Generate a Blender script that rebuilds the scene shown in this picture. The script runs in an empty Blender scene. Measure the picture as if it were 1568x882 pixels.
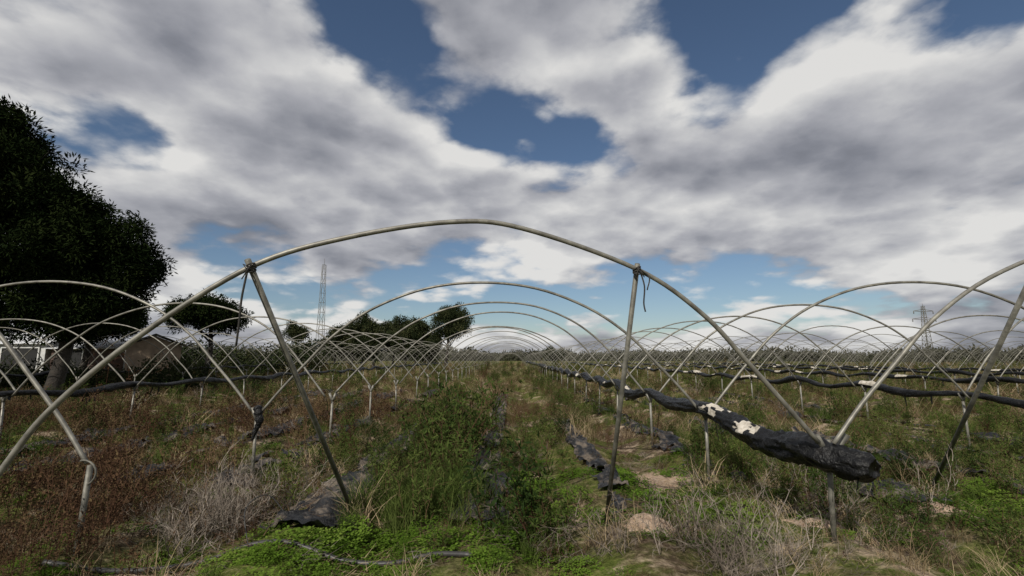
import bpy, math, random
from mathutils import Vector, noise, Matrix, Quaternion
R = random.Random(7)
scene = bpy.context.scene
scene.view_settings.view_transform = 'Standard'
scene.view_settings.look = 'None'
scene.view_settings.exposure = 0
rad = math.radians
pi = math.pi
UP = Vector((0, 0, 1))

# ------------------------------------------------------------------ helpers
class MB:
    def __init__(s): s.v = []; s.f = []; s.m = []
    def add(s, vs, fs, m=0):
        o = len(s.v); s.v.extend(vs)
        for f in fs: s.f.append(tuple(i + o for i in f)); s.m.append(m)

def mk(name, mb, mats, parent=None, smooth=True, link=True):
    me = bpy.data.meshes.new(name)
    me.from_pydata([tuple(v) for v in mb.v], [], mb.f)
    me.polygons.foreach_set('material_index', mb.m)
    me.polygons.foreach_set('use_smooth', [smooth] * len(mb.f))
    for m in mats: me.materials.append(m)
    me.update()
    ob = bpy.data.objects.new(name, me)
    if link: scene.collection.objects.link(ob)
    if parent: ob.parent = parent
    return ob

def tube(mb, pts, r, n=8, m=0, cap=True):
    pts = [Vector(p) for p in pts]
    N = len(pts)
    rr = r if isinstance(r, (list, tuple)) else [r] * N
    t0 = (pts[1] - pts[0]).normalized()
    a = t0.cross(Vector((0, 1, 0)) if abs(t0.y) < .9 else Vector((1, 0, 0))).normalized()
    vs = []
    for i in range(N):
        t = (pts[min(i + 1, N - 1)] - pts[max(i - 1, 0)]).normalized()
        a = (a - t * a.dot(t)).normalized(); b = t.cross(a)
        for k in range(n):
            an = 2 * pi * k / n
            vs.append(pts[i] + (a * math.cos(an) + b * math.sin(an)) * rr[i])
    fs = []
    for i in range(N - 1):
        for k in range(n):
            k2 = (k + 1) % n
            fs.append((i * n + k, i * n + k2, (i + 1) * n + k2, (i + 1) * n + k))
    if cap:
        fs.append(tuple(range(n - 1, -1, -1))); fs.append(tuple((N - 1) * n + k for k in range(n)))
    mb.add(vs, fs, m)

def box(mb, c, s, m=0, rz=0):
    M = Matrix.Rotation(rz, 3, 'Z')
    vs = [Vector(c) + M @ Vector((x * s[0] / 2, y * s[1] / 2, z * s[2] / 2)) for x in (-1, 1) for y in (-1, 1) for z in (-1, 1)]
    mb.add(vs, [(0, 1, 3, 2), (4, 6, 7, 5), (0, 4, 5, 1), (2, 3, 7, 6), (0, 2, 6, 4), (1, 5, 7, 3)], m)

def catmull(P, sub):
    P = [Vector(p) for p in P]
    Q = [P[0] * 2 - P[1]] + P + [P[-1] * 2 - P[-2]]
    out = []
    for i in range(1, len(Q) - 2):
        for k in range(sub):
            t = k / sub
            a, b, c, d = Q[i - 1], Q[i], Q[i + 1], Q[i + 2]
            out.append(.5 * ((2 * b) + (c - a) * t + (2 * a - 5 * b + 4 * c - d) * t * t + (3 * b - a - 3 * c + d) * t ** 3))
    out.append(P[-1]); return out

def nz(x, y, z=0.): return noise.noise(Vector((x, y, z)))

def sstep(a, b, x):
    t = max(0, min(1, (x - a) / (b - a))); return t * t * (3 - 2 * t)

def gh(x, y):
    d = math.hypot(x, y)
    f = 1 - sstep(60, 130, d)
    h = .085 * math.cos(2 * pi * (x + .37) / 1.55) * f
    h += .05 * nz(x * .9, y * .9) + .03 * nz(x * 2.7, y * 2.7, 5) * f
    h += .12 * nz(x * .06, y * .06, 9) * sstep(8, 40, d)
    return h

# ------------------------------------------------------------------ materials
def newmat(name):
    m = bpy.data.materials.new(name); m.use_nodes = True
    nt = m.node_tree; nt.nodes.clear()
    out = nt.nodes.new('ShaderNodeOutputMaterial')
    return m, nt, out

def ramp(nt, fac, stops, interp='LINEAR'):
    r = nt.nodes.new('ShaderNodeValToRGB'); r.color_ramp.interpolation = interp
    e = r.color_ramp.elements
    while len(e) < len(stops): e.new(.5)
    for i, (p, c) in enumerate(stops):
        e[i].position = p; e[i].color = (c[0], c[1], c[2], 1)
    nt.links.new(fac, r.inputs[0]); return r.outputs[0]

def noise_node(nt, vec, scale, detail=4, rough=.5, dist=0.):
    n = nt.nodes.new('ShaderNodeTexNoise')
    n.inputs['Scale'].default_value = scale; n.inputs['Detail'].default_value = detail
    n.inputs['Roughness'].default_value = rough; n.inputs['Distortion'].default_value = dist
    if vec: nt.links.new(vec, n.inputs['Vector'])
    return n

def mth(nt, op, a, b=None, c=None):
    n = nt.nodes.new('ShaderNodeMath'); n.operation = op
    for i, v in enumerate((a, b, c)):
        if v is None: continue
        if isinstance(v, (int, float)): n.inputs[i].default_value = v
        else: nt.links.new(v, n.inputs[i])
    return n.outputs[0]

def solid(name, stops, scale=6, rough=.6, metal=0., bump=.2, bscale=30, dist=.01, detail=5, spec=.5):
    m, nt, out = newmat(name)
    tc = nt.nodes.new('ShaderNodeTexCoord').outputs['Object']
    n = noise_node(nt, tc, scale, detail, .6)
    col = ramp(nt, n.outputs[0], stops)
    b = nt.nodes.new('ShaderNodeBsdfPrincipled')
    nt.links.new(col, b.inputs['Base Color'])
    b.inputs['Roughness'].default_value = rough; b.inputs['Metallic'].default_value = metal
    b.inputs['Specular IOR Level'].default_value = spec
    n2 = noise_node(nt, tc, bscale, 4, .6)
    bp = nt.nodes.new('ShaderNodeBump'); bp.inputs['Strength'].default_value = bump; bp.inputs['Distance'].default_value = dist
    nt.links.new(n2.outputs[0], bp.inputs['Height']); nt.links.new(bp.outputs[0], b.inputs['Normal'])
    nt.links.new(b.outputs[0], out.inputs[0])
    return m

def leafmat(name, cols, transl=.3, pscale=.5):
    m, nt, out = newmat(name)
    oi = nt.nodes.new('ShaderNodeObjectInfo')
    n = noise_node(nt, oi.outputs['Location'], pscale, 1)
    f = mth(nt, 'MULTIPLY', oi.outputs['Random'], .6)
    f = mth(nt, 'MULTIPLY_ADD', n.outputs[0], .8, f)
    f = mth(nt, 'SUBTRACT', f, .2)
    k = len(cols)
    col = ramp(nt, f, [((i + .5) / k, c) for i, c in enumerate(cols)])
    d = nt.nodes.new('ShaderNodeBsdfDiffuse')
    nt.links.new(col, d.inputs[0])
    if transl > 0:
        t = nt.nodes.new('ShaderNodeBsdfTranslucent')
        mx = nt.nodes.new('ShaderNodeMixShader'); mx.inputs[0].default_value = transl
        nt.links.new(col, t.inputs[0])
        nt.links.new(d.outputs[0], mx.inputs[1]); nt.links.new(t.outputs[0], mx.inputs[2])
        nt.links.new(mx.outputs[0], out.inputs[0])
    else:
        nt.links.new(d.outputs[0], out.inputs[0])
    return m

M_steel = solid('galvanised_steel', [(.3, (.09, .085, .072)), (.5, (.18, .17, .145)), (.7, (.27, .26, .22))], 9, .5, .3, .15, 60, .002)
M_steel2 = solid('weathered_steel', [(.3, (.06, .057, .048)), (.5, (.12, .115, .095)), (.7, (.2, .19, .16))], 12, .6, .25, .2, 60, .002)
M_black = solid('black_plastic', [(.3, (.004, .004, .0045)), (.6, (.008, .008, .0085)), (.8, (.02, .018, .016))], 5, .42, 0, 1, 16, .04, spec=.28)
M_mulch = solid('mulch_film', [(.3, (.006, .006, .0065)), (.50, (.014, .014, .015)), (.62, (.13, .105, .08))], 4, .42, 0, 1, 11, .06, spec=.35)
M_pale = solid('pale_plastic', [(.3, (.3, .26, .2)), (.55, (.55, .5, .42)), (.75, (.7, .65, .57))], 12, .6, 0, .5, 30, .01)
M_tie = solid('dark_cord', [(.3, (.01, .01, .01)), (.7, (.04, .035, .03))], 20, .8)
M_bark = solid('bark', [(.3, (.012, .01, .008)), (.7, (.04, .032, .025))], 6, .9, 0, 1, 12, .05)
M_pipe = solid('pipe_plastic', [(.3, (.015, .015, .015)), (.7, (.05, .048, .045))], 8, .5)
M_sand = solid('sand', [(.3, (.22, .15, .1)), (.5, (.36, .26, .185)), (.7, (.46, .36, .27))], 16, .95, 0, 1, 30, .03, spec=.1)

M_grass = leafmat('green_grass_leaf', [(.028, .048, .011), (.058, .088, .02), (.12, .14, .042)], .2)
M_straw = leafmat('straw', [(.10, .072, .04), (.21, .16, .095), (.36, .28, .175)], .0)
M_red = leafmat('brown_weed', [(.035, .019, .013), (.08, .044, .028), (.14, .09, .056)], .0)
M_redleaf = leafmat('brown_weed_leaf', [(.04, .023, .014), (.08, .047, .027), (.11, .09, .04)], .0)
M_weed = leafmat('green_weed_leaf', [(.02, .036, .011), (.044, .07, .017), (.09, .11, .03)], .15)
M_clover = leafmat('clover_leaf', [(.05, .09, .012), (.085, .15, .018), (.14, .20, .035)], .25)
M_twig = leafmat('dead_twig', [(.08, .065, .05), (.17, .14, .115), (.28, .24, .2)], .0)
M_pine = leafmat('pine_needles', [(.005, .008, .0035), (.009, .015, .005), (.02, .027, .009)], .0, 1.2)
M_euc = leafmat('eucalyptus_leaf', [(.013, .019, .009), (.027, .036, .016), (.06, .062, .028)], .0, 1.)
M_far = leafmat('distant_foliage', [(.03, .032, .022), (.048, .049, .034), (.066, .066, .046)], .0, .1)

def ground_mat():
    m, nt, out = newmat('weedy_soil')
    tc = nt.nodes.new('ShaderNodeTexCoord').outputs['Object']
    a = noise_node(nt, tc, 1.1, 6, .62).outputs[0]
    b = noise_node(nt, tc, 14, 5, .7).outputs[0]
    g = noise_node(nt, tc, .7, 5, .65, .3).outputs[0]
    soil = ramp(nt, b, [(.3, (.035, .025, .017)), (.5, (.09, .066, .044)), (.68, (.22, .17, .12))])
    sand = ramp(nt, b, [(.3, (.2, .15, .1)), (.6, (.42, .33, .24))])
    moss = ramp(nt, b, [(.3, (.04, .055, .012)), (.5, (.085, .105, .026)), (.7, (.18, .18, .06))])
    def mix(f, x, y):
        n = nt.nodes.new('ShaderNodeMix'); n.data_type = 'RGBA'
        nt.links.new(f, n.inputs['Factor']); nt.links.new(x, n.inputs[6]); nt.links.new(y, n.inputs[7]); return n.outputs[2]
    fs = ramp(nt, a, [(.55, (0, 0, 0)), (.62, (1, 1, 1))])
    fm = ramp(nt, g, [(.40, (0, 0, 0)), (.52, (1, 1, 1))])
    col = mix(fs, mix(fm, soil, moss), sand)
    p = nt.nodes.new('ShaderNodeBsdfDiffuse')
    nt.links.new(col, p.inputs[0])
    bp = nt.nodes.new('ShaderNodeBump'); bp.inputs['Strength'].default_value = 1; bp.inputs['Distance'].default_value = .04
    nt.links.new(b, bp.inputs['Height'])
    nt.links.new(bp.outputs[0], p.inputs['Normal']); nt.links.new(p.outputs[0], out.inputs[0])
    return m
M_ground = ground_mat()

# ------------------------------------------------------------------ ground
def axis(lo, hi, step, far, g=1.12):
    v = []; x = lo
    while x < hi: v.append(x); x += step
    s = step; x = v[-1]
    while x < far: s *= g; x += s; v.append(x)
    s = step; x = v[0]
    while x > -far: s *= g; x -= s; v.insert(0, x)
    return v
xs = axis(-9, 9, .13, 4000); ys = axis(2, 16, .13, 4000)
mb = MB()
mb.v = [(x, y, gh(x, y) if math.hypot(x, y) < 300 else 0) for y in ys for x in xs]
nx = len(xs)
for j in range(len(ys) - 1):
    for i in range(nx - 1):
        mb.f.append((j * nx + i, j * nx + i + 1, (j + 1) * nx + i + 1, (j + 1) * nx + i)); mb.m.append(0)
mk('ground', mb, [M_ground])

# bare sand heaps
SAND = [(1.28, 4.72, .34, .24, .07), (2.95, 4.75, .4, .22, .05), (-2.75, 3.95, .35, .14, .04), (1.9, 6.9, .55, .7, .03), (4.3, 5.2, .3, .2, .04)]
mb = MB()
for (cx, cy, rx, ry, hh) in SAND:
    o = len(mb.v); n = 22
    keep = {}
    for j in range(n + 1):
        for i in range(n + 1):
            u = -1.3 + 2.6 * i / n; v = -1.3 + 2.6 * j / n
            x = cx + u * rx; y = cy + v * ry
            e = 1 - math.hypot(u, v) + .5 * nz(x * 5, y * 5, 2)
            mb.v.append((x, y, gh(x, y) - .02 + (hh + .02) * min(1, max(-.2, e * 1.6)) + .012 * nz(x * 20, y * 20)))
            keep[(i, j)] = e > -.05
    for j in range(n):
        for i in range(n):
            if keep[(i, j)] and keep[(i + 1, j)] and keep[(i, j + 1)] and keep[(i + 1, j + 1)]:
                k = o + j * (n + 1) + i
                mb.f.append((k, k + 1, k + n + 2, k + n + 1)); mb.m.append(0)
mk('sand_heap', mb, [M_sand])

# ------------------------------------------------------------------ hoops
PROF = [(0, .92), (.045, 1.23), (.095, 1.54), (.16, 1.92), (.25, 2.27), (.37, 2.53), (.5, 2.61), (.63, 2.53), (.75, 2.27), (.84, 1.92), (.905, 1.54), (.955, 1.23), (1, .92)]
LINES = [-.4 + 5.8 * (k + .5) for k in range(-12, 19)]
ROWS = [4.0, 6.42]
while ROWS[-1] < 125: ROWS.append(ROWS[-1] + 2.62)

def leg(mb, x, y, h=.88, r=.021, n=8):
    tx, ty = R.uniform(-.04, .04), R.uniform(-.05, .05)
    g = gh(x, y)
    tube(mb, [(x, y, g - .1), (x + tx, y + ty, h)], r, n)
    tube(mb, [(x + tx, y + ty, h - .05), (x + tx - .06, y + ty, h + .1)], r * 1.15, n)
    tube(mb, [(x + tx, y + ty, h - .05), (x + tx + .06, y + ty, h + .1)], r * 1.15, n)

def hoop(mb, x0, x1, y0, y1, r, n, sub, dh=0., jit=1., hs=1., dh1=0.):
    sk = R.uniform(-.12, .12) * jit; ht = R.uniform(-.06, .06) * jit
    P = []
    for t, h in PROF:
        ap = math.sin(pi * t)
        P.append((x0 + (x1 - x0) * t + sk * ap, y0 + (y1 - y0) * t + R.uniform(-.02, .02) * jit + ap * ht * 1.5, .92 + (h - .92) * hs + ht * ap + dh + dh1 * max(0, t - .75) * 4))
    tube(mb, catmull(P, sub), r, n)

for ti in range(len(LINES) - 1):
    xl, xr = LINES[ti], LINES[ti + 1]
    central = abs((xl + xr) / 2 + .4) < .1
    mb = MB()
    for j, y in enumerate(ROWS):
        if abs(xl) > 1.25 * y + 12 and abs(xr) > 1.25 * y + 12: continue
        if y > 60 and R.random() < .25: continue
        n = 8 if y < 14 else (5 if y < 40 else 3)
        sub = 5 if y < 14 else (3 if y < 40 else 2)
        rr = .0175 if y < 20 else (.014 if y < 50 else .011)
        yj = y + (R.uniform(-.18, .18) if j > 1 else 0)
        if not (central and j == 0):
            hoop(mb, xl + .07, xr - .07, yj, yj, rr, n, sub, dh=(R.uniform(-.06, .06) if j > 1 else -.0), jit=1.2 if j > 1 else .3,
                 dh1=(-.15 if (j == 0 and abs(xr + 3.3) < .1) else 0))
        if not (j == 0 and (abs(xl - 2.5) < .1 or abs(xl + 3.3) < .1)):
            leg(mb, xl, yj, .86, .021 if y < 40 else .015, n)
    ob = mk('polytunnel_frame', mb, [M_steel])
    if central:
        fr = ob
        T = [(.0, .93), (.0916, 1.536), (.158, 1.948), (.247, 2.289), (.3985, 2.575), (.4885, 2.598), (.6105, 2.446), (.7114, 2.218), (.8136, 1.758), (.89, 1.29), (.9273, .924), (.955, .62)]
        P = [(2.45 - 5.95 * t, 4.0 - 1.05 * t, h) for t, h in T]
        hb = MB(); tube(hb, catmull(P, 8), .0185, 12); mk('front_hoop', hb, [M_steel], fr)
        lb = MB()
        tube(lb, [(2.68, 4.29, -.15), (2.60, 4.12, .93)], .021, 12)
        tube(lb, [(2.60, 4.12, .78), (2.44, 4.0, .98)], .022, 12)
        tube(lb, [(2.60, 4.12, .78), (2.72, 4.05, .98)], .022, 12)
        mk('front_leg', lb, [M_steel2], fr)
        bb = MB()
        tube(bb, [(-1.80, 3.23, 2.26), (-1.60, 5.25, -.05)], .021, 12)
        tube(bb, [(.985, 3.73, 2.33), (.885, 4.93, -.1)], .021, 12)
        mk('brace_pole', bb, [M_steel2], fr)
        tb = MB()
        for (x, y, z) in ((-1.78, 3.25, 2.21), (.98, 3.74, 2.28)):
            for q in range(4):
                a = q * .7
                pts = []
                for s in range(15):
                    w = s / 14 * 2 * pi
                    pts.append((x + math.cos(w) * .028, y + math.sin(w) * .03, z + (q - 2) * .011 + .015 * math.sin(w + a)))
                tube(tb, pts, .006, 5, 0, False)
            for q in range(3):
                L = R.uniform(.03, .09)
                tube(tb, [(x, y - .03, z), (x + R.uniform(-.04, .04), y - .045, z + .015), (x + R.uniform(-.05, .05), y - .04, z - L)], .004, 5)
        tube(tb, catmull([(-1.80, 3.24, 2.19), (-1.83, 3.25, 2.0), (-1.845, 3.27, 1.85), (-1.87, 3.3, 1.68)], 5), .008, 6)
        tube(tb, catmull([(1.0, 3.72, 2.27), (1.03, 3.72, 2.15), (1.02, 3.72, 2.02), (1.03, 3.72, 1.95)], 5), .006, 6)
        tube(tb, catmull([(1.0, 3.73, 2.29), (1.07, 3.72, 2.22), (1.05, 3.72, 2.12)], 5), .005, 6)
        mk('tie_cord', tb, [M_tie], fr)
    if abs(xl - 2.5) < .1:
        bb = MB(); tube(bb, [(4.33, 3.98, 2.26), (5.14, 6.25, -.05)], .021, 12); mk('brace_pole', bb, [M_steel2], ob)
    if abs(xr + 3.3) < .1:
        bb = MB()
        pts = [(-3.34 + .07 * math.cos(a * .45), 3.97, .70 + .05 * math.sin(a * .45) + .012 * a) for a in range(-3, 7)]
        tube(bb, pts, .008, 6)
        tube(bb, [(-3.40, 4.02, -.1), (-3.33, 3.98, .76)], .021, 10); mk('front_leg', bb, [M_steel2], ob)

# ------------------------------------------------------------------ rolled plastic on the leg lines
def roll(name, path, rad_f, step, nseg=18, pale=None, seed=0):
    P = catmull(path, 12)
    out = [P[0]]; acc = 0
    for a, b in zip(P, P[1:]):
        acc += (b - a).length
        if acc >= step: out.append(b); acc = 0
    P = out
    mb = MB(); N = len(P); ln = 0
    a = Vector((1, 0, 0))
    for i in range(N):
        t = (P[min(i + 1, N - 1)] - P[max(i - 1, 0)]).normalized()
        a = (a - t * a.dot(t)).normalized(); b = t.cross(a)
        if i: ln += (P[i] - P[i - 1]).length
        r0 = rad_f(ln)
        if i == 0: r0 *= .6
        if i == 1: r0 *= .88
        for k in range(nseg):
            an = 2 * pi * k / nseg
            w = 1 + .25 * nz(ln * 2.2 + seed, math.cos(an) * 1.1, math.sin(an) * 1.1) + .26 * nz(ln * 5 + an * 1.2, math.cos(an) * 2.5 + seed, math.sin(an) * 2.5) + .22 * nz(ln * 11, an * 3 + seed) - .2 * abs(nz(ln * 9 + an * 2.5, seed + 3.3))
            v = P[i] + (a * math.cos(an) * 1.1 + b * math.sin(an) * .92) * r0 * w
            mb.v.append(v)
    for i in range(N - 1):
        for k in range(nseg):
            k2 = (k + 1) % nseg
            idx = (i * nseg + k, i * nseg + k2, (i + 1) * nseg + k2, (i + 1) * nseg + k)
            c = (Vector(mb.v[idx[0]]) + Vector(mb.v[idx[2]])) / 2
            m = 0
            if pale and pale(c, c.z - P[i].z, c.x - P[i].x): m = 1
            mb.f.append(idx); mb.m.append(m)
    mb.f.append(tuple(range(nseg))); mb.m.append(0)
    mb.f.append(tuple((N - 1) * nseg + k for k in range(nseg))); mb.m.append(0)
    for q in range(int(ln / .8)):
        p = P[R.randrange(N)]
        L = R.uniform(.04, .22); w = R.uniform(.02, .07)
        x0 = p.x - .06 + R.uniform(-.03, .03); dx = R.uniform(-.04, .04)
        mb.add([(x0, p.y, p.z - .03), (x0 + .01, p.y + w, p.z - .03), (x0 + dx, p.y + w * .7, p.z - .08 - L), (x0 + dx - .01, p.y + .005, p.z - .06 - L)], [(0, 1, 2, 3)])
    return mk(name, mb, [M_black, M_pale])

def front_pale(c, dz, dx):
    if dx > .03 or dz < -.0: return c.y > 8 and nz(c.x * 5, c.y * 1.6, 3) > .45
    n = nz(c.x * 14, c.y * 9, c.z * 14)
    for (y0, w) in ((6.0, .17), (5.2, .12)):
        if abs(c.y - y0) + .25 * n < w: return True
    return c.y > 8 and nz(c.x * 5, c.y * 1.6, 3) > .38
path = [(2.72, 3.78, .775), (2.62, 4.0, .79), (2.53, 4.3, .82), (2.5, 4.83, .79), (2.48, 5.5, .86), (2.47, 6.35, .96)]
for y in ROWS[2:32]:
    path += [(2.49, y - 1.3, .90 + R.uniform(-.06, .03)), (2.49, y, 1.0 + R.uniform(-.03, .04))]
roll('rolled_plastic_sheet', path, lambda s: (.125 if s < .5 else (.115 if s < 2.6 else .09)) + .015 * math.sin(s * 2.1), .03, 34, front_pale, 3)
def far_pale(c, dz, dx): return nz(c.x, c.y * 1.1, 3) > .3 and dz > -.0
for li, x in enumerate([8.3, 14.1, 19.9, 25.7, -9.1, -20.7]):
    path = []
    for y in ROWS[0:26]:
        path += [(x, y - 1.3, .88 + R.uniform(-.05, .03)), (x, y, .97 + R.uniform(-.03, .04))]
    roll('rolled_plastic_sheet', path, lambda s: .075 + .02 * math.sin(s * 1.7), .09, 12, far_pale if x > 0 else None, li * 7)
mb = MB()
tube(mb, catmull([(-3.3, 6.42, .98), (-3.27, 6.40, .9), (-3.25, 6.40, .78), (-3.3, 6.41, .66), (-3.33, 6.4, .55)], 5), [.03, .05, .06, .05, .045, .06, .05, .04, .05, .055, .045, .035, .04, .03, .035, .03, .03, .02, .02, .015, .01], 9)
mk('plastic_wrap', mb, [M_black])

# ------------------------------------------------------------------ plastic mulch film on beds
BEDS = [(-1.92, 4.5, 6.6, -.42, .30, 1), (-1.95, 6.62, 18, -.28, .25, 4), (-.30, 4.7, 6.5, -.28, .30, 2), (-.37, 6.52, 20, -.24, .20, 5), (1.16, 5.8, 12, -.3, .18, 3), (1.05, 4.9, 5.5, .0, .22, 8)]
for k, xx in enumerate([-3.5, -5.0, -6.6, -8.1, 2.75, 4.3, 5.85, 7.4, 9]):
    BEDS.append((xx, 5.2 if xx > 0 else 6, 22, -.10 if xx < 0 else .08, .32, 10 + k))
def has_mulch(x, y):
    for (xc, y0, y1, th, w, seed) in BEDS:
        if y0 < y < y1 and abs(x - xc) < w:
            e = abs(x - xc) / w
            return nz(x * 1.3, y * .8, seed) + .6 * nz(x * 4.5, y * 3.5, seed) + .25 * nz(x * 14, y * 14, seed) > th + .5 * (e - .5)
    return False
mb = MB()
for (xc, y0, y1, th, w, seed) in BEDS:
    st = .04 if y0 < 6.7 and abs(xc) < 2.5 else .06; nxx = int(2 * w / st); nyy = int((y1 - y0) / st); idx = {}
    def vid(i, j):
        if (i, j) in idx: return idx[(i, j)]
        x = xc - w + i * st + .04 * nz(j * .3, i * .3, seed); y = y0 + j * st + .04 * nz(i * .4, j * .4, seed + 4)
        z = gh(x, y) + .02 + .15 * abs(nz(x * 2.8, y * 2.8, seed)) + .09 * abs(nz(x * 8, y * 5, seed)) + .03 * nz(x * 18, y * 14, seed)
        mb.v.append((x, y, z)); idx[(i, j)] = len(mb.v) - 1; return idx[(i, j)]
    for j in range(nyy):
        for i in range(nxx):
            if has_mulch(xc - w + i * st + .001, y0 + j * st + .001):
                mb.f.append((vid(i, j), vid(i + 1, j), vid(i + 1, j + 1), vid(i, j + 1))); mb.m.append(0)
mk('mulch_film', mb, [M_mulch])

mb = MB()
pp = [(-3.4, 3.75), (-3.0, 3.95), (-2.5, 4.12), (-2.15, 4.25), (-1.8, 4.2), (-1.35, 4.14), (-.95, 4.1), (-.62, 4.02), (-.3, 3.9)]
tube(mb, catmull([(x, y, gh(x, y) + .04) for x, y in pp], 6), .02, 8)
tube(mb, catmull([(-2.2, 4.3, .03), (-2.35, 4.5, .28), (-2.28, 4.75, .33), (-2.1, 4.8, .12), (-2.0, 4.9, .02)], 6), .005, 5)
mk('irrigation_pipe', mb, [M_pipe])

# ------------------------------------------------------------------ plants
def ribbon(mb, pts, w0, side, m=0):
    N = len(pts); vs = []
    for i, p in enumerate(pts[:-1]):
        w = w0 * (1 - .6 * i / (N - 1)); vs += [p - side * w, p + side * w]
    vs.append(pts[-1]); fs = []
    for i in range(N - 2): fs.append((2 * i, 2 * i + 1, 2 * i + 3, 2 * i + 2))
    k = 2 * (N - 2); fs.append((k, k + 1, k + 2)); mb.add(vs, fs, m)
def rv():
    a = R.uniform(0, 2 * pi); return Vector((math.cos(a), math.sin(a), 0))
def rdir():
    z = R.uniform(-1, 1); a = R.uniform(0, 2 * pi); s = math.sqrt(1 - z * z)
    return Vector((s * math.cos(a), s * math.sin(a), z))
def leaf(mb, b, d, L, w, m=0):
    s = d.cross(rdir())
    if s.length < 1e-3: s = Vector((1, 0, 0))
    s = s.normalized() * w; mb.add([b, b + d * L * .5 + s, b + d * L, b + d * L * .5 - s], [(0, 1, 2, 3)], m)
def spike(mb, b, e, w, m=0):
    s = (e - b).cross(rdir())
    s = s.normalized() * w if s.length > 1e-4 else Vector((w, 0, 0))
    mb.add([b - s, b + s, e], [(0, 1, 2)], m)

def v_grass(n, L0, L1, rad0, w, bend, mat):
    mb = MB()
    for _ in range(n):
        o = rv(); p = rv() * rad0 * math.sqrt(R.random()); L = R.uniform(L0, L1); lean = R.uniform(.05, .7)
        d = (UP + o * lean).normalized(); pts = [p]; c = p
        for i in range(3):
            c = c + d * L / 3; pts.append(c); d = (d + o * bend * R.uniform(.4, 1.2) - UP * bend * .35 * i).normalized()
        ribbon(mb, pts, w, rv())
    return mb, [mat]
def v_shrub(n, h0, h1, rad0, nt_, nl, ll, lw, m1, m2, lean=.35, sw=.003, seg=3):
    mb = MB()
    for _ in range(n):
        o = rv(); p = rv() * rad0 * math.sqrt(R.random()); L = R.uniform(h0, h1); d = (UP + o * R.uniform(0, lean)).normalized()
        pts = [p]; c = p
        for i in range(seg):
            c = c + d * L / seg; pts.append(c); d = (d + rdir() * .18).normalized()
        ribbon(mb, pts, sw, rv())
        def at(t):
            t = t * seg; i = min(seg - 1, int(t)); return pts[i].lerp(pts[i + 1], t - i)
        for k in range(nt_):
            t = R.uniform(.25, .95); b = at(t); td = (rdir() + UP * .9).normalized(); tl = L * R.uniform(.15, .4)
            spike(mb, b, b + td * tl, sw * .7)
            for q in range(nl):
                bb = b + td * tl * R.random(); leaf(mb, bb, (rdir() + UP * .5).normalized(), ll * R.uniform(.6, 1.3), lw, 1)
        for q in range(nl * 2):
            leaf(mb, at(R.uniform(.15, 1)), (rdir() + UP * .7).normalized(), ll * R.uniform(.6, 1.3), lw, 1)
    return mb, [m1, m2]
def v_clover():
    mb = MB()
    for _ in range(120):
        p = rv() * .22 * math.sqrt(R.random()); h = R.uniform(.01, .09) * (1.2 - p.length * 3)
        c = p + UP * h; a0 = R.uniform(0, 6)
        for k in range(3):
            a = a0 + k * 2.1; d = Vector((math.cos(a), math.sin(a), R.uniform(-.3, .6))).normalized(); s = d.cross(UP).normalized() * .011; L = .028
            mb.add([c, c + d * L * .7 + s, c + d * L, c + d * L * .7 - s], [(0, 1, 2, 3)])
    return mb, [M_clover]
def v_twigs():
    mb = MB()
    def br(p, d, L, w, dep):
        pts = [p]; c = p
        for i in range(3): c = c + d * L / 3; pts.append(c); d = (d + rdir() * .25).normalized()
        ribbon(mb, pts, w, rv())
        if dep:
            for k in range(R.randint(2, 4)):
                br(pts[R.randint(1, 3)], (d + rdir() * .8).normalized(), L * R.uniform(.45, .75), w * .7, dep - 1)
    for _ in range(7): br(rv() * .06, (UP * .8 + rv() * R.uniform(.2, 1)).normalized(), R.uniform(.15, .35), .0045, 3)
    return mb, [M_twig]
def v_litter(mat):
    mb = MB()
    for _ in range(60):
        p = rv() * .28 * math.sqrt(R.random()) + UP * R.uniform(.0, .05); d = (rv() + UP * R.uniform(-.05, .3)).normalized(); L = R.uniform(.06, .25)
        mb.add([p - d.cross(UP) * .0032, p + d.cross(UP) * .0032, p + d * L + UP * .01], [(0, 1, 2)])
    return mb, [mat]
def v_tuft(n, L, w, mat, rr=.5):
    mb = MB()
    for _ in range(n):
        d = rdir(); p = d * rr * R.random() ** .6; leaf(mb, p, (d + rdir() * .8 + UP * .3).normalized(), L * R.uniform(.6, 1.3), w)
    return mb, [mat]

def collect(name, gens):
    col = bpy.data.collections.new(name)
    for i, (mb, mats) in enumerate(gens):
        ob = mk('%s_%02d' % (name, i), mb, mats, smooth=False, link=False); col.objects.link(ob)
    return col, len(gens)

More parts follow.
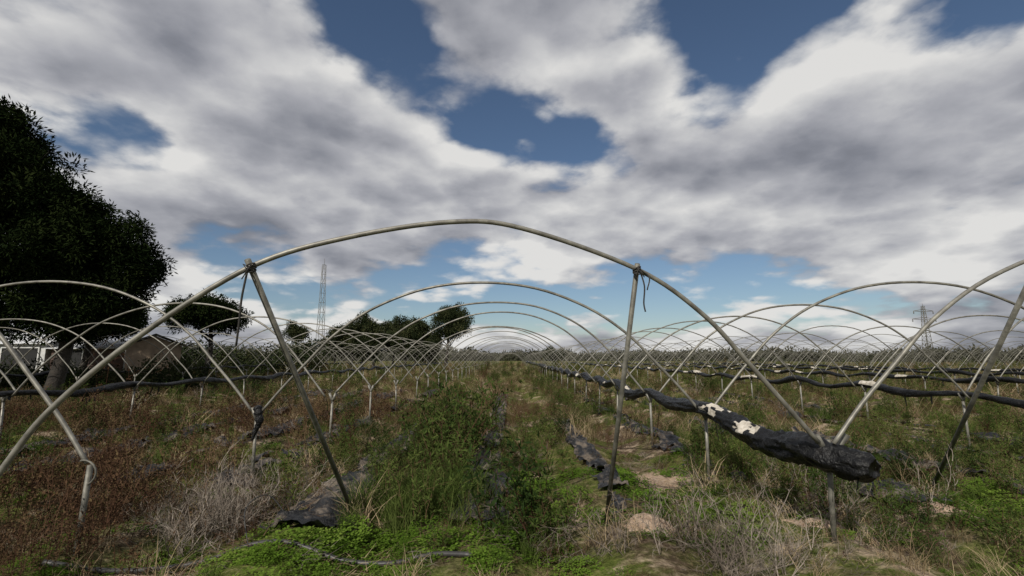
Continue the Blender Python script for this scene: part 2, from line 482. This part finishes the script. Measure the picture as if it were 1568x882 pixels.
def scatter(name, pts, col, parent=None):
    col, nvar = col
    me = bpy.data.meshes.new(name); me.from_pydata([p[0] for p in pts], [], [])
    a = me.attributes.new('rot', 'FLOAT_VECTOR', 'POINT'); a.data.foreach_set('vector', [c for p in pts for c in p[1]])
    a = me.attributes.new('scl', 'FLOAT_VECTOR', 'POINT'); a.data.foreach_set('vector', [c for p in pts for c in (p[2] if isinstance(p[2], tuple) else (p[2],) * 3)])
    a = me.attributes.new('idx', 'INT', 'POINT'); a.data.foreach_set('value', [R.randrange(nvar) for p in pts])
    ob = bpy.data.objects.new(name, me); scene.collection.objects.link(ob)
    if parent: ob.parent = parent
    ng = bpy.data.node_groups.new(name + '_nodes', 'GeometryNodeTree')
    ng.interface.new_socket('Geometry', in_out='INPUT', socket_type='NodeSocketGeometry')
    ng.interface.new_socket('Geometry', in_out='OUTPUT', socket_type='NodeSocketGeometry')
    N = ng.nodes; Lk = ng.links
    gi = N.new('NodeGroupInput'); go = N.new('NodeGroupOutput')
    ip = N.new('GeometryNodeInstanceOnPoints'); ci = N.new('GeometryNodeCollectionInfo')
    ci.inputs['Collection'].default_value = col; ci.inputs['Separate Children'].default_value = True; ci.inputs['Reset Children'].default_value = True
    def na(nm, dt):
        n = N.new('GeometryNodeInputNamedAttribute'); n.data_type = dt; n.inputs['Name'].default_value = nm
        return next(o for o in n.outputs if o.enabled and o.name == 'Attribute')
    Lk.new(gi.outputs[0], ip.inputs['Points']); Lk.new(ci.outputs[0], ip.inputs['Instance'])
    ip.inputs['Pick Instance'].default_value = True
    Lk.new(na('idx', 'INT'), ip.inputs['Instance Index'])
    e = N.new('FunctionNodeEulerToRotation'); Lk.new(na('rot', 'FLOAT_VECTOR'), e.inputs[0]); Lk.new(e.outputs[0], ip.inputs['Rotation'])
    Lk.new(na('scl', 'FLOAT_VECTOR'), ip.inputs['Scale']); Lk.new(ip.outputs[0], go.inputs[0])
    md = ob.modifiers.new('scatter', 'NODES'); md.node_group = ng
    return ob

C = {}
C['grass'] = collect('grass_tuft', [v_grass(60, .22, .5, .10, .0036, .35, M_grass) for _ in range(4)])
C['straw'] = collect('dry_grass_tuft', [v_grass(42, .12, .42, .14, .003, .5, M_straw) for _ in range(4)])
C['brown'] = collect('dry_shrub', [v_shrub(12, .25, .62, .16, 5, 3, .021, .0065, M_red, M_redleaf, .6) for _ in range(5)])
C['weed'] = collect('leafy_weed', [v_shrub(10, .3, .62, .12, 4, 6, .05, .006, M_red, M_weed, .4) for _ in range(5)])
C['clover'] = collect('clover_patch', [v_clover() for _ in range(4)])
C['twig'] = collect('dead_twigs', [v_twigs() for _ in range(4)])
C['litter'] = collect('straw_litter', [v_litter(M_straw), v_litter(M_twig), v_litter(M_straw), v_litter(M_red)])

def blob(x, y, cx, cy, rx, ry):
    return math.exp(-(((x - cx) / rx) ** 2 + ((y - cy) / ry) ** 2))
def on_sand(x, y):
    for (cx, cy, rx, ry, hh) in SAND:
        if math.hypot((x - cx) / rx, (y - cy) / ry) < .9: return True
    return False
pts = {k: [] for k in C}
bands = [(2.6, 8, 46, 1.), (8, 16, 18, 1.08), (16, 32, 6, 1.3), (32, 60, 2.1, 1.6), (60, 130, .45, 2.0)]
for (y0, y1, dens, sc) in bands:
    hw = lambda y: 1.12 * y + 1.5
    n = int(dens * (y1 - y0) * (hw(y0) + hw(y1)))
    for _ in range(n):
        y = R.uniform(y0, y1); x = R.uniform(-hw(y1), hw(y1))
        if abs(x) > hw(y): continue
        n1 = nz(x * .75, y * .55, 1); n2 = nz(x * .8, y * .5, 20); n3 = nz(x * 1.0, y * .8, 40); n4 = nz(x * .9, y * .9, 60)
        left = sstep(-1.3, -3.4, x) * (1 if y < 14 else .6) if y < 24 else .2
        near = 1 - sstep(7, 13, y)
        w = {}
        w['brown'] = max(0, .29 + 1.4 * n1 + .40 * left + .2 * (1 - near) - .16 * near * (1 - left) + .7 * blob(x, y, .3, 14, 2.4, 4))
        w['weed'] = max(0, .34 + 1.6 * n2) + 2.2 * blob(x, y, -1.1, 8.3, 1.2, 2.2) + 1.2 * blob(x, y, 3.2, 6.2, .7, 1.2) + 1.4 * blob(x, y, 7, 7, 2, 1.8)
        w['grass'] = max(0, .40 + 1.5 * n3) + 3.5 * blob(x, y, -.95, 5.5, .42, .6) + .12 * (x > 0)
        w['clover'] = near * (max(0, .32 + 1.9 * n4) + 3.0 * blob(x, y, -1.3, 4.25, 1.3, .5) + 1.6 * blob(x, y, .4, 6.2, .45, 1.6) + 2.0 * blob(x, y, 5.4, 5.4, 1.4, 1.0) + 1.3 * blob(x, y, 2, 6, 1.3, 1.6))
        w['straw'] = .38 + 1.0 * max(0, nz(x * .6, y * .6, 77) + .1) + .35 * blob(x, y, 2, 6, 2, 2.5)
        w['twig'] = .12 + 1.6 * blob(x, y, -2.9, 5.0, .55, .7) + 1.3 * blob(x, y, 1.5, 4.2, .9, .45) + .6 * blob(x, y, 3.4, 4.6, .6, .5)
        w['litter'] = .7 * near + .25
        if y > 16: w['litter'] = 0; w['clover'] = 0
        bare = 0
        onm = has_mulch(x, y)
        if onm and y < 16: bare = .78
        if on_sand(x, y): bare = .93
        if R.random() < bare:
            if R.random() < .85: continue
            k = 'litter' if y < 16 else 'straw'
        else:
            for k in w: w[k] = w[k] ** 2.2
            tot = sum(w.values()); r = R.random() * tot
            for k, v in w.items():
                r -= v
                if r <= 0: break
        if y < 4.0 and k in ('brown', 'weed') and -2.6 < x < 3: k = 'clover' if R.random() < .5 else 'litter'
        hn = nz(x * 1.1, y * 1.0, 99)
        s = sc * R.uniform(.6, 1.15) * (1 + .95 * hn)
        if R.random() < .05: s *= 1.4
        if k == 'brown': s *= .66 + .45 * left * (y < 14)
        if k == 'weed': s *= .85 + .45 * blob(x, y, -1.1, 8.3, 1.0, 2.2)
        if k == 'grass': s *= .65 + .35 * blob(x, y, -.95, 5.5, .6, .7)
        if k == 'clover': s = R.uniform(.6, 1.25)
        if k in ('grass', 'straw', 'weed', 'brown') and .4 < x < 2.3 and y < 9: s *= .6
        if k in ('grass', 'weed', 'brown', 'straw') and y < 9 and (has_mulch(x, y + .35) or has_mulch(x, y + .7)): s *= .72
        if k in ('grass', 'weed', 'brown', 'straw', 'twig') and (on_sand(x, y + .25) or on_sand(x, y + .5)): s *= .5
        if y < 4.2: s *= .72
        sz = s * R.uniform(.8, 1.15)
        pts[k].append(((x, y, gh(x, y) - .01), (R.uniform(-.2, .2), R.uniform(-.2, .2), R.uniform(0, 6.28)), (s, s, sz)))
def manual(k, x, y, s):
    pts[k].append(((x, y, gh(x, y) - .01), (R.uniform(-.15, .15), R.uniform(-.15, .15), R.uniform(0, 6.28)), (s, s, s)))
for _ in range(28): manual('grass', R.gauss(-.95, .26), R.gauss(5.4, .28), R.uniform(.9, 1.35))
for _ in range(22): manual('twig', R.gauss(-2.85, .3), R.gauss(4.95, .3), R.uniform(1.0, 1.5))
for _ in range(12): manual('twig', R.gauss(1.75, .4), R.gauss(4.15, .2), R.uniform(.9, 1.5))
for _ in range(6): manual('twig', R.gauss(3.3, .5), R.gauss(5.2, .5), R.uniform(1, 1.6))
for _ in range(14): manual('brown', R.gauss(-3.6, .35), R.gauss(3.9, .25), R.uniform(.7, 1.1))
for _ in range(30): manual('brown', R.gauss(-5.2, .9), R.gauss(5.4, .7), R.uniform(.9, 1.3))
for _ in range(18): manual('litter', R.gauss(-1.6, .7), R.gauss(4.2, .25), R.uniform(.8, 1.3))
names = {'grass': 'grass', 'straw': 'dry_grass', 'brown': 'dry_shrubs', 'weed': 'leafy_weeds', 'clover': 'clover', 'twig': 'dead_twigs', 'litter': 'straw_litter'}
for k in pts: scatter(names[k], pts[k], C[k])

# ------------------------------------------------------------------ trees
C['pine'] = collect('needle_tuft', [v_tuft(60, .2, .03, M_pine, .42) for _ in range(4)])
C['euc'] = collect('leaf_tuft', [v_tuft(50, .2, .045, M_euc, .5) for _ in range(4)])
C['far'] = collect('far_tuft', [v_tuft(40, .25, .08, M_far, .5) for _ in range(3)])

def tree(name, base, trunk_top, lobes, col, tuft, dens, trunk_r=.25, hole=.33):
    bx, by = base; mb = MB(); g = gh(bx, by)
    top = Vector(trunk_top)
    p0 = Vector((bx, by, g - .2)); mid = p0.lerp(top, .5) + Vector((.25, .1, 0))
    tr = catmull([p0, mid, top], 6)
    tube(mb, tr, [trunk_r * (1 - .6 * i / (len(tr) - 1)) for i in range(len(tr))], 10)
    P = []
    for (cx, cy, cz, r, fz) in lobes:
        c = Vector((cx, cy, cz)); s = tr[R.randint(len(tr) // 2, len(tr) - 1)]
        m = s.lerp(c, .5) + Vector((0, 0, -.15 * r))
        tube(mb, catmull([s, m, c], 4), [trunk_r * .38 * (1 - .85 * i / 8) for i in range(9)], 6)
        for q in range(3):
            e = c + rdir() * r * .8; tube(mb, [c, c.lerp(e, .5) + rdir() * .1, e], [trunk_r * .1, trunk_r * .07, trunk_r * .03], 4)
        n = int(dens * r * r)
        for _ in range(n):
            d = rdir()
            if d.z < -.2 and R.random() < .4: continue
            rr = r * (.5 + .5 * R.random() ** .7) * (1 + .35 * nz(d.x * 2 + cx, d.y * 2 + cy, d.z * 2 + cz))
            p = c + Vector((d.x * rr, d.y * rr, d.z * rr * fz))
            if nz(p.x * 1.1, p.y * 1.1, p.z * 1.1) > hole: continue
            P.append((tuple(p), (R.uniform(0, 6), R.uniform(0, 6), R.uniform(0, 6)), tuft * R.uniform(.6, 1.3)))
    ob = mk(name, mb, [M_bark]); scatter('crown', P, col, ob); return ob

def lobes_in(c, rx, rz, n, r0, r1, fz=.75):
    L = []
    for _ in range(n):
        d = rdir(); q = R.random() ** .45
        L.append((c[0] + d.x * rx * q, c[1] + d.y * rx * q, c[2] + d.z * rz * q, R.uniform(r0, r1), fz))
    return L
big = lobes_in((-22.3, 18.5, 7.2), 4.2, 3.7, 26, 1.1, 1.8) + [(-20.3, 18, 10.4, 1.3, .8), (-18.9, 18, 8.9, 1.3, .8), (-18.2, 18, 7.6, 1.3, .8), (-21.8, 18, 11.2, 1.4, .8),
      (-20.5, 17.5, 3.9, 1.5, .7), (-22.5, 17.5, 3.6, 1.6, .7), (-24.3, 18, 3.9, 1.6, .7)]
tree('pine_tree', (-22.5, 18.5), (-22.3, 18.5, 8.5), big, C['pine'], .95, 85, .42, .36)
big = lobes_in((-17.8, 19, 4.9), 2.4, 1.9, 17, .8, 1.3) + [(-16.8, 19, 7.0, 1.0, .8), (-15.5, 19, 6.4, .9, .8), (-15.1, 19, 5.2, .85, .8), (-15.7, 19, 4.1, 1.0, .8), (-17.8, 19, 7.4, 1.0, .8), (-17.0, 18.5, 3.1, 1.1, .7), (-18.8, 18.5, 3.1, 1.2, .7)]
tree('pine_tree', (-17.8, 19), (-17.6, 19, 5.2), big, C['pine'], .85, 95, .3, .36)
tree('pine_tree', (-21.4, 34), (-21.3, 34, 4.6), lobes_in((-21.4, 34, 4.6), 2.1, .8, 14, .8, 1.15), C['pine'], 1.0, 75, .22)
tree('pine_tree', (-26.5, 30), (-26.4, 30, 4.6), lobes_in((-26.0, 30, 4.3), 2.8, 1.3, 16, .9, 1.4), C['pine'], 1.1, 60, .22)
tree('eucalyptus_tree', (-8.6, 62), (-8.3, 62, 5.5), lobes_in((-7.9, 62, 6.1), 2.2, 1.6, 20, .7, 1.15, .85) + [(-9.6, 62, 4.9, .9, .8), (-9.9, 62, 3.8, .8, .8)], C['euc'], .95, 55, .2)
for (x, y, h, r) in [(-11.6, 67, 6.0, 1.4), (-13.2, 66, 7.4, 1.6), (-15.0, 68, 7.6, 2.0), (-17.2, 70, 7.8, 2.3), (-19.4, 68, 7.2, 2.0), (-21.3, 69, 8.6, 1.8), (-23.4, 71, 7.4, 2.2), (-25.6, 70, 6.4, 1.8)]:
    tree('eucalyptus_tree', (x, y), (x, y, h * .6), lobes_in((x, y, h * .55), r, h * .32, 13, .8, 1.3, .9), C['euc'], 1.1, 42, .18)
tree('eucalyptus_tree', (-29.5, 66), (-29.5, 66, 4.8), lobes_in((-29.4, 66, 5.0), 1.3, 1.3, 9, .6, 1.0, .9), C['euc'], .9, 50, .15)
tree('eucalyptus_tree', (7.8, 90), (7.8, 90, 2.2), lobes_in((7.8, 90, 2.2), 1.7, .6, 8, .8, 1.0, .9), C['euc'], 1.0, 42, .12)

P = []
for _ in range(1100):
    x = R.uniform(-75, -17); y = 40 + R.uniform(0, 6) + (abs(x) - 17) * .1
    P.append(((x, y, R.uniform(.2, 2.4) * (1 + .5 * nz(x * .2, 0))), (R.uniform(0, 6), R.uniform(0, 6), 0), R.uniform(.9, 1.7)))
for _ in range(600):  # low bushes added under the pines to fill that area with darkness
    x = R.uniform(-34, -14.5); y = R.uniform(21.5, 25) ; t = .9 + 1.1 * nz(x * .6, 5)
    P.append(((x, y, R.uniform(.1, max(.4, t))), (R.uniform(0, 6), R.uniform(0, 6), 0), R.uniform(.5, 1.0)))
scatter('hedge_and_dark_fill', P, C['euc'])
P = []
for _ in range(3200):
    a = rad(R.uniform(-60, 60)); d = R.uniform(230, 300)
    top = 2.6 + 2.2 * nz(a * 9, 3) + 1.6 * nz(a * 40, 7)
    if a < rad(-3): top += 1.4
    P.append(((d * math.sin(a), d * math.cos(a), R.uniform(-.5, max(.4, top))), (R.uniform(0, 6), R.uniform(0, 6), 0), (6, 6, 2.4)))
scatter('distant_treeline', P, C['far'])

# ------------------------------------------------------------------ buildings
def M_plain(name, a, b, sc=3, rough=.85): return solid(name, [(.3, a), (.7, b)], sc, rough)
M_brick = M_plain('brick', (.05, .032, .026), (.12, .075, .06)); M_roof = M_plain('fibre_cement', (.42, .43, .44), (.65, .66, .67))
M_plast = M_plain('tan_plaster', (.17, .125, .085), (.3, .23, .16)); M_dark = M_plain('dark_opening', (.008, .008, .008), (.015, .015, .015))
M_white = M_plain('white_paint', (.4, .4, .39), (.62, .62, .6))
def building(name, cx, cy, w, d, h, rise, wall, openings, rz=0.):
    e = bpy.data.objects.new(name, None); scene.collection.objects.link(e); e.location = (cx, cy, 0); e.rotation_euler = (0, 0, rz)
    b = MB(); box(b, (0, 0, h / 2 - .2), (w, d, h + .4))
    vs = [(-w / 2, -d / 2, h), (-w / 2, d / 2, h), (-w / 2, 0, h + rise - .05), (w / 2, -d / 2, h), (w / 2, d / 2, h), (w / 2, 0, h + rise - .05)]
    b.add(vs, [(0, 1, 2), (3, 5, 4), (0, 2, 5, 3), (1, 4, 5, 2)]); mk('walls', b, [wall], e, False)
    b = MB(); o = .3
    for s in (-1, 1):
        v = []
        nseg = int(w / .25)
        for i in range(nseg + 1):
            x = -w / 2 - o + (w + 2 * o) * i / nseg; zz = .02 * (i % 2)
            v += [(x, s * (d / 2 + o), h - .05 + zz), (x, 0, h + rise + .03 + zz)]
        v2 = [(a, bb, c + .05) for a, bb, c in v]
        fs = []
        n = len(v)
        for i in range(nseg):
            k = 2 * i; fs += [(k, k + 2, k + 3, k + 1), (k + n, k + 1 + n, k + 3 + n, k + 2 + n), (k, k + n, k + 2 + n, k + 2)]
        b.add(v + v2, fs)
    mk('roof', b, [M_roof], e, False)
    b = MB(); fbm = MB()
    for (x, z, ww, hh) in openings:
        box(b, (x, -d / 2 - .01, z), (ww, .06, hh))
        for sx in (-1, 1): box(fbm, (x + sx * (ww / 2 + .04), -d / 2 - .03, z), (.08, .1, hh + .16))
        box(fbm, (x, -d / 2 - .03, z + hh / 2 + .04), (ww - .002, .1, .08))
    mk('openings', b, [M_dark], e, False); mk('frames', fbm, [M_white], e, False)
    return e
building('farm_shed', -27.5, 34, 4.5, 5, 2.2, .5, M_brick, [(-1, 1.1, 1.4, 2.0)], .05)
building('farm_shed', -34.5, 33.5, 9, 5, 2.5, .7, M_white, [(-3, 1.1, 2.2, 2.2), (0, 1.1, 2.2, 2.2), (3, 1.1, 2.2, 2.2)], .05)
building('plaster_hut', -21.6, 29.5, 2.4, 2.6, 2.3, .6, M_plast, [(.3, 1.0, .8, 1.9)], rad(-55))

# ------------------------------------------------------------------ mast + pylon
def lattice(name, x, y, h, w0, w1, r, arms=()):
    mb = MB(); n = int(h / 1.1)
    def cor(t, k):
        w = (w0 + (w1 - w0) * t) / 2; sx, sy = ((-1, -1), (1, -1), (1, 1), (-1, 1))[k]
        return Vector((x + sx * w, y + sy * w, h * t))
    for k in range(4):
        tube(mb, [cor(0, k), cor(1, k)], r, 5)
        for i in range(n):
            t0, t1 = i / n, (i + 1) / n
            a, b = (k, (k + 1) % 4)
            if i % 2: a, b = b, a
            tube(mb, [cor(t0, a), cor(t1, b)], r * .6, 4); tube(mb, [cor(t1, k), cor(t1, (k + 1) % 4)], r * .6, 4)
    for (z, L) in arms:
        for s in (-1, 1):
            tube(mb, [(x, y, z + .5), (x + s * L, y, z)], r, 4); tube(mb, [(x, y, z - .3), (x + s * L, y, z)], r, 4); tube(mb, [(x + s * L, y, z), (x + s * L, y, z - .9)], r * 1.5, 5)
    tube(mb, [(x, y, h), (x, y, h + .8)], r * .8, 4)
    return mk(name, mb, [M_steel2])
lattice('lattice_mast', -23.7, 60, 13.2, .9, .35, .026)
lattice('electricity_pylon', 128, 150, 17.5, 2.2, .6, .08, [(16, 3.0), (13.5, 3.6)])

# ------------------------------------------------------------------ sky
SUN_EL = rad(38)
sh = Vector((.45, 1.0, 0)).normalized()
to_sun = Vector((-sh.x * math.cos(SUN_EL), -sh.y * math.cos(SUN_EL), math.sin(SUN_EL)))
sl = bpy.data.lights.new('sun', 'SUN'); sl.energy = 4.2; sl.angle = rad(.5); sl.color = (1, .945, .85)
so = bpy.data.objects.new('sun', sl); scene.collection.objects.link(so)
so.rotation_euler = to_sun.to_track_quat('Z', 'Y').to_euler()

w = bpy.data.worlds.new('World'); scene.world = w; w.use_nodes = True
try: w.cycles.sampling_method = 'NONE'
except Exception: pass
nt = w.node_tree; nt.nodes.clear()
def de(az, el):
    az = rad(az); el = rad(el); return Vector((math.sin(az) * math.cos(el), math.cos(az) * math.cos(el), math.sin(el)))
BL = [(-15, 33.5, 6, 5, -.18), (-21.5, 38, 6, 4, -.12), (-4.5, 27, 5, 3.5, -.15), (28, 31, 6, 5.5, -.2), (24.5, 37, 6, 4, -.13), (22, 27, 5, 3, -.08),
      (-41.7, 19.5, 5, 3, -.19), (-50, 28, 5, 4, -.16), (47, 28, 6, 3.5, -.17), (6, 6.5, 34, 3.8, -.15), (8, 26, 4, 2.5, -.09),
      (8, 33, 9, 5, .08), (-32, 28, 13, 8, .12), (-14, 22, 10, 6, .14), (38, 20, 16, 7, .12), (8, 17, 25, 5, .12), (-34, 12, 16, 6, .1), (42, 12, 12, 6, .12)]
def vm(t, op, a, b=None):
    n = t.nodes.new('ShaderNodeVectorMath'); n.operation = op
    for i, v in enumerate((a, b)):
        if v is None: continue
        if isinstance(v, (tuple, Vector)): n.inputs[i].default_value = tuple(v)
        else: t.links.new(v, n.inputs[i])
    return n
def cloud_group(name, det, det_v):
    g = bpy.data.node_groups.new(name, 'ShaderNodeTree')
    g.interface.new_socket('Vector', in_out='INPUT', socket_type='NodeSocketVector')
    g.interface.new_socket('Density', in_out='OUTPUT', socket_type='NodeSocketFloat')
    gi = g.nodes.new('NodeGroupInput'); go = g.nodes.new('NodeGroupOutput')
    sp = g.nodes.new('ShaderNodeSeparateXYZ'); g.links.new(gi.outputs[0], sp.inputs[0])
    zz = mth(g, 'ADD', mth(g, 'MAXIMUM', sp.outputs[2], 0.), .3)
    cb = g.nodes.new('ShaderNodeCombineXYZ')
    g.links.new(mth(g, 'DIVIDE', sp.outputs[0], zz), cb.inputs[0]); g.links.new(mth(g, 'DIVIDE', sp.outputs[1], zz), cb.inputs[1])
    g.links.new(mth(g, 'MULTIPLY', mth(g, 'DIVIDE', sp.outputs[2], zz), 2.2), cb.inputs[2])
    q = cb.outputs[0]
    nn = noise_node(g, q, 2.1, det, .53)
    n1 = nn.outputs[0]
    wv = vm(g, 'MULTIPLY', nn.outputs['Color'], (.3, .3, .3)).outputs[0]
    q2 = vm(g, 'ADD', q, wv).outputs[0]
    vo = g.nodes.new('ShaderNodeTexVoronoi'); vo.feature = 'F1'
    vo.inputs['Scale'].default_value = 5.6; vo.inputs['Detail'].default_value = det_v; vo.inputs['Roughness'].default_value = .5; vo.normalize = True
    g.links.new(q2, vo.inputs['Vector'])
    acc = mth(g, 'ADD', mth(g, 'MULTIPLY', n1, .95), mth(g, 'MULTIPLY_ADD', vo.outputs['Distance'], -.38, -.29))
    g.links.new(acc, go.inputs[0]); return g
G = cloud_group('cloud_density', 7, 1)
tc = nt.nodes.new('ShaderNodeTexCoord').outputs['Generated']
d0 = vm(nt, 'NORMALIZE', tc).outputs[0]
def dens_at(off):
    v = vm(nt, 'ADD', d0, off).outputs[0] if off else d0
    n = nt.nodes.new('ShaderNodeGroup'); n.node_tree = G; nt.links.new(v, n.inputs[0]); return n.outputs[0]
D0 = dens_at(None); D1 = dens_at((-.024, 0, .045))
mask = None
for (az, el, ra, re, am) in BL:
    s = vm(nt, 'SUBTRACT', d0, de(az, el)).outputs[0]
    s = vm(nt, 'MULTIPLY', s, (1 / rad(ra), 1 / rad((ra + re)), 1 / rad(re))).outputs[0]
    Ln = vm(nt, 'LENGTH', s).outputs['Value']
    mr = nt.nodes.new('ShaderNodeMapRange'); mr.interpolation_type = 'SMOOTHSTEP'
    nt.links.new(Ln, mr.inputs[0]); mr.inputs[1].default_value = .2; mr.inputs[2].default_value = 1.6; mr.inputs[3].default_value = am; mr.inputs[4].default_value = 0
    mask = mr.outputs[0] if mask is None else mth(nt, 'ADD', mask, mr.outputs[0])
spz = nt.nodes.new('ShaderNodeSeparateXYZ'); nt.links.new(d0, spz.inputs[0])
hz = nt.nodes.new('ShaderNodeMapRange'); hz.interpolation_type = 'SMOOTHSTEP'; nt.links.new(spz.outputs[2], hz.inputs[0])
hz.inputs[1].default_value = .0; hz.inputs[2].default_value = .085; hz.inputs[3].default_value = .20; hz.inputs[4].default_value = 0
mask = mth(nt, 'ADD', mask, hz.outputs[0])
DM = mth(nt, 'ADD', D0, mask)
cover = nt.nodes.new('ShaderNodeMapRange'); cover.interpolation_type = 'SMOOTHSTEP'
nt.links.new(DM, cover.inputs[0]); cover.inputs[1].default_value = -.06; cover.inputs[2].default_value = .085
big = noise_node(nt, vm(nt, 'MULTIPLY', d0, (1, 1, 2.2)).outputs[0], 3.4, 2)
L = mth(nt, 'MULTIPLY_ADD', mth(nt, 'SUBTRACT', D0, D1), 2.0, .78)
L = mth(nt, 'MULTIPLY_ADD', mth(nt, 'SUBTRACT', big.outputs[0], .5), 1.3, L)
L = mth(nt, 'SUBTRACT', L, mth(nt, 'MULTIPLY', mth(nt, 'MAXIMUM', mth(nt, 'SUBTRACT', DM, .10), 0), 1.4))
ccol = ramp(nt, L, [(0, (.15, .16, .185)), (.35, (.27, .28, .32)), (.62, (.46, .465, .50)), (.85, (.68, .68, .685)), (1, (.85, .84, .82))])
sky = nt.nodes.new('ShaderNodeTexSky'); sky.sky_type = 'NISHITA'; sky.sun_disc = False
sky.sun_elevation = SUN_EL; sky.sun_rotation = math.atan2(to_sun.x, to_sun.y); sky.air_density = 1.0; sky.dust_density = .4; sky.ozone_density = 3.0
b1 = nt.nodes.new('ShaderNodeBackground'); b1.inputs[1].default_value = .068; nt.links.new(sky.outputs[0], b1.inputs[0])
b2 = nt.nodes.new('ShaderNodeBackground'); b2.inputs[1].default_value = .88; nt.links.new(ccol, b2.inputs[0])
mx = nt.nodes.new('ShaderNodeMixShader'); nt.links.new(mth(nt, 'MULTIPLY', cover.outputs[0], .97), mx.inputs[0])
nt.links.new(b1.outputs[0], mx.inputs[1]); nt.links.new(b2.outputs[0], mx.inputs[2])
wo = nt.nodes.new('ShaderNodeOutputWorld'); nt.links.new(mx.outputs[0], wo.inputs[0])

# ------------------------------------------------------------------ camera
cam = bpy.data.cameras.new('camera'); cam.lens = 17; cam.sensor_width = 36; cam.clip_end = 8000; cam.clip_start = .05
co = bpy.data.objects.new('camera', cam); scene.collection.objects.link(co)
co.location = (0, 0, 1.6); co.rotation_euler = (rad(98.2), 0, 0)
scene.camera = co
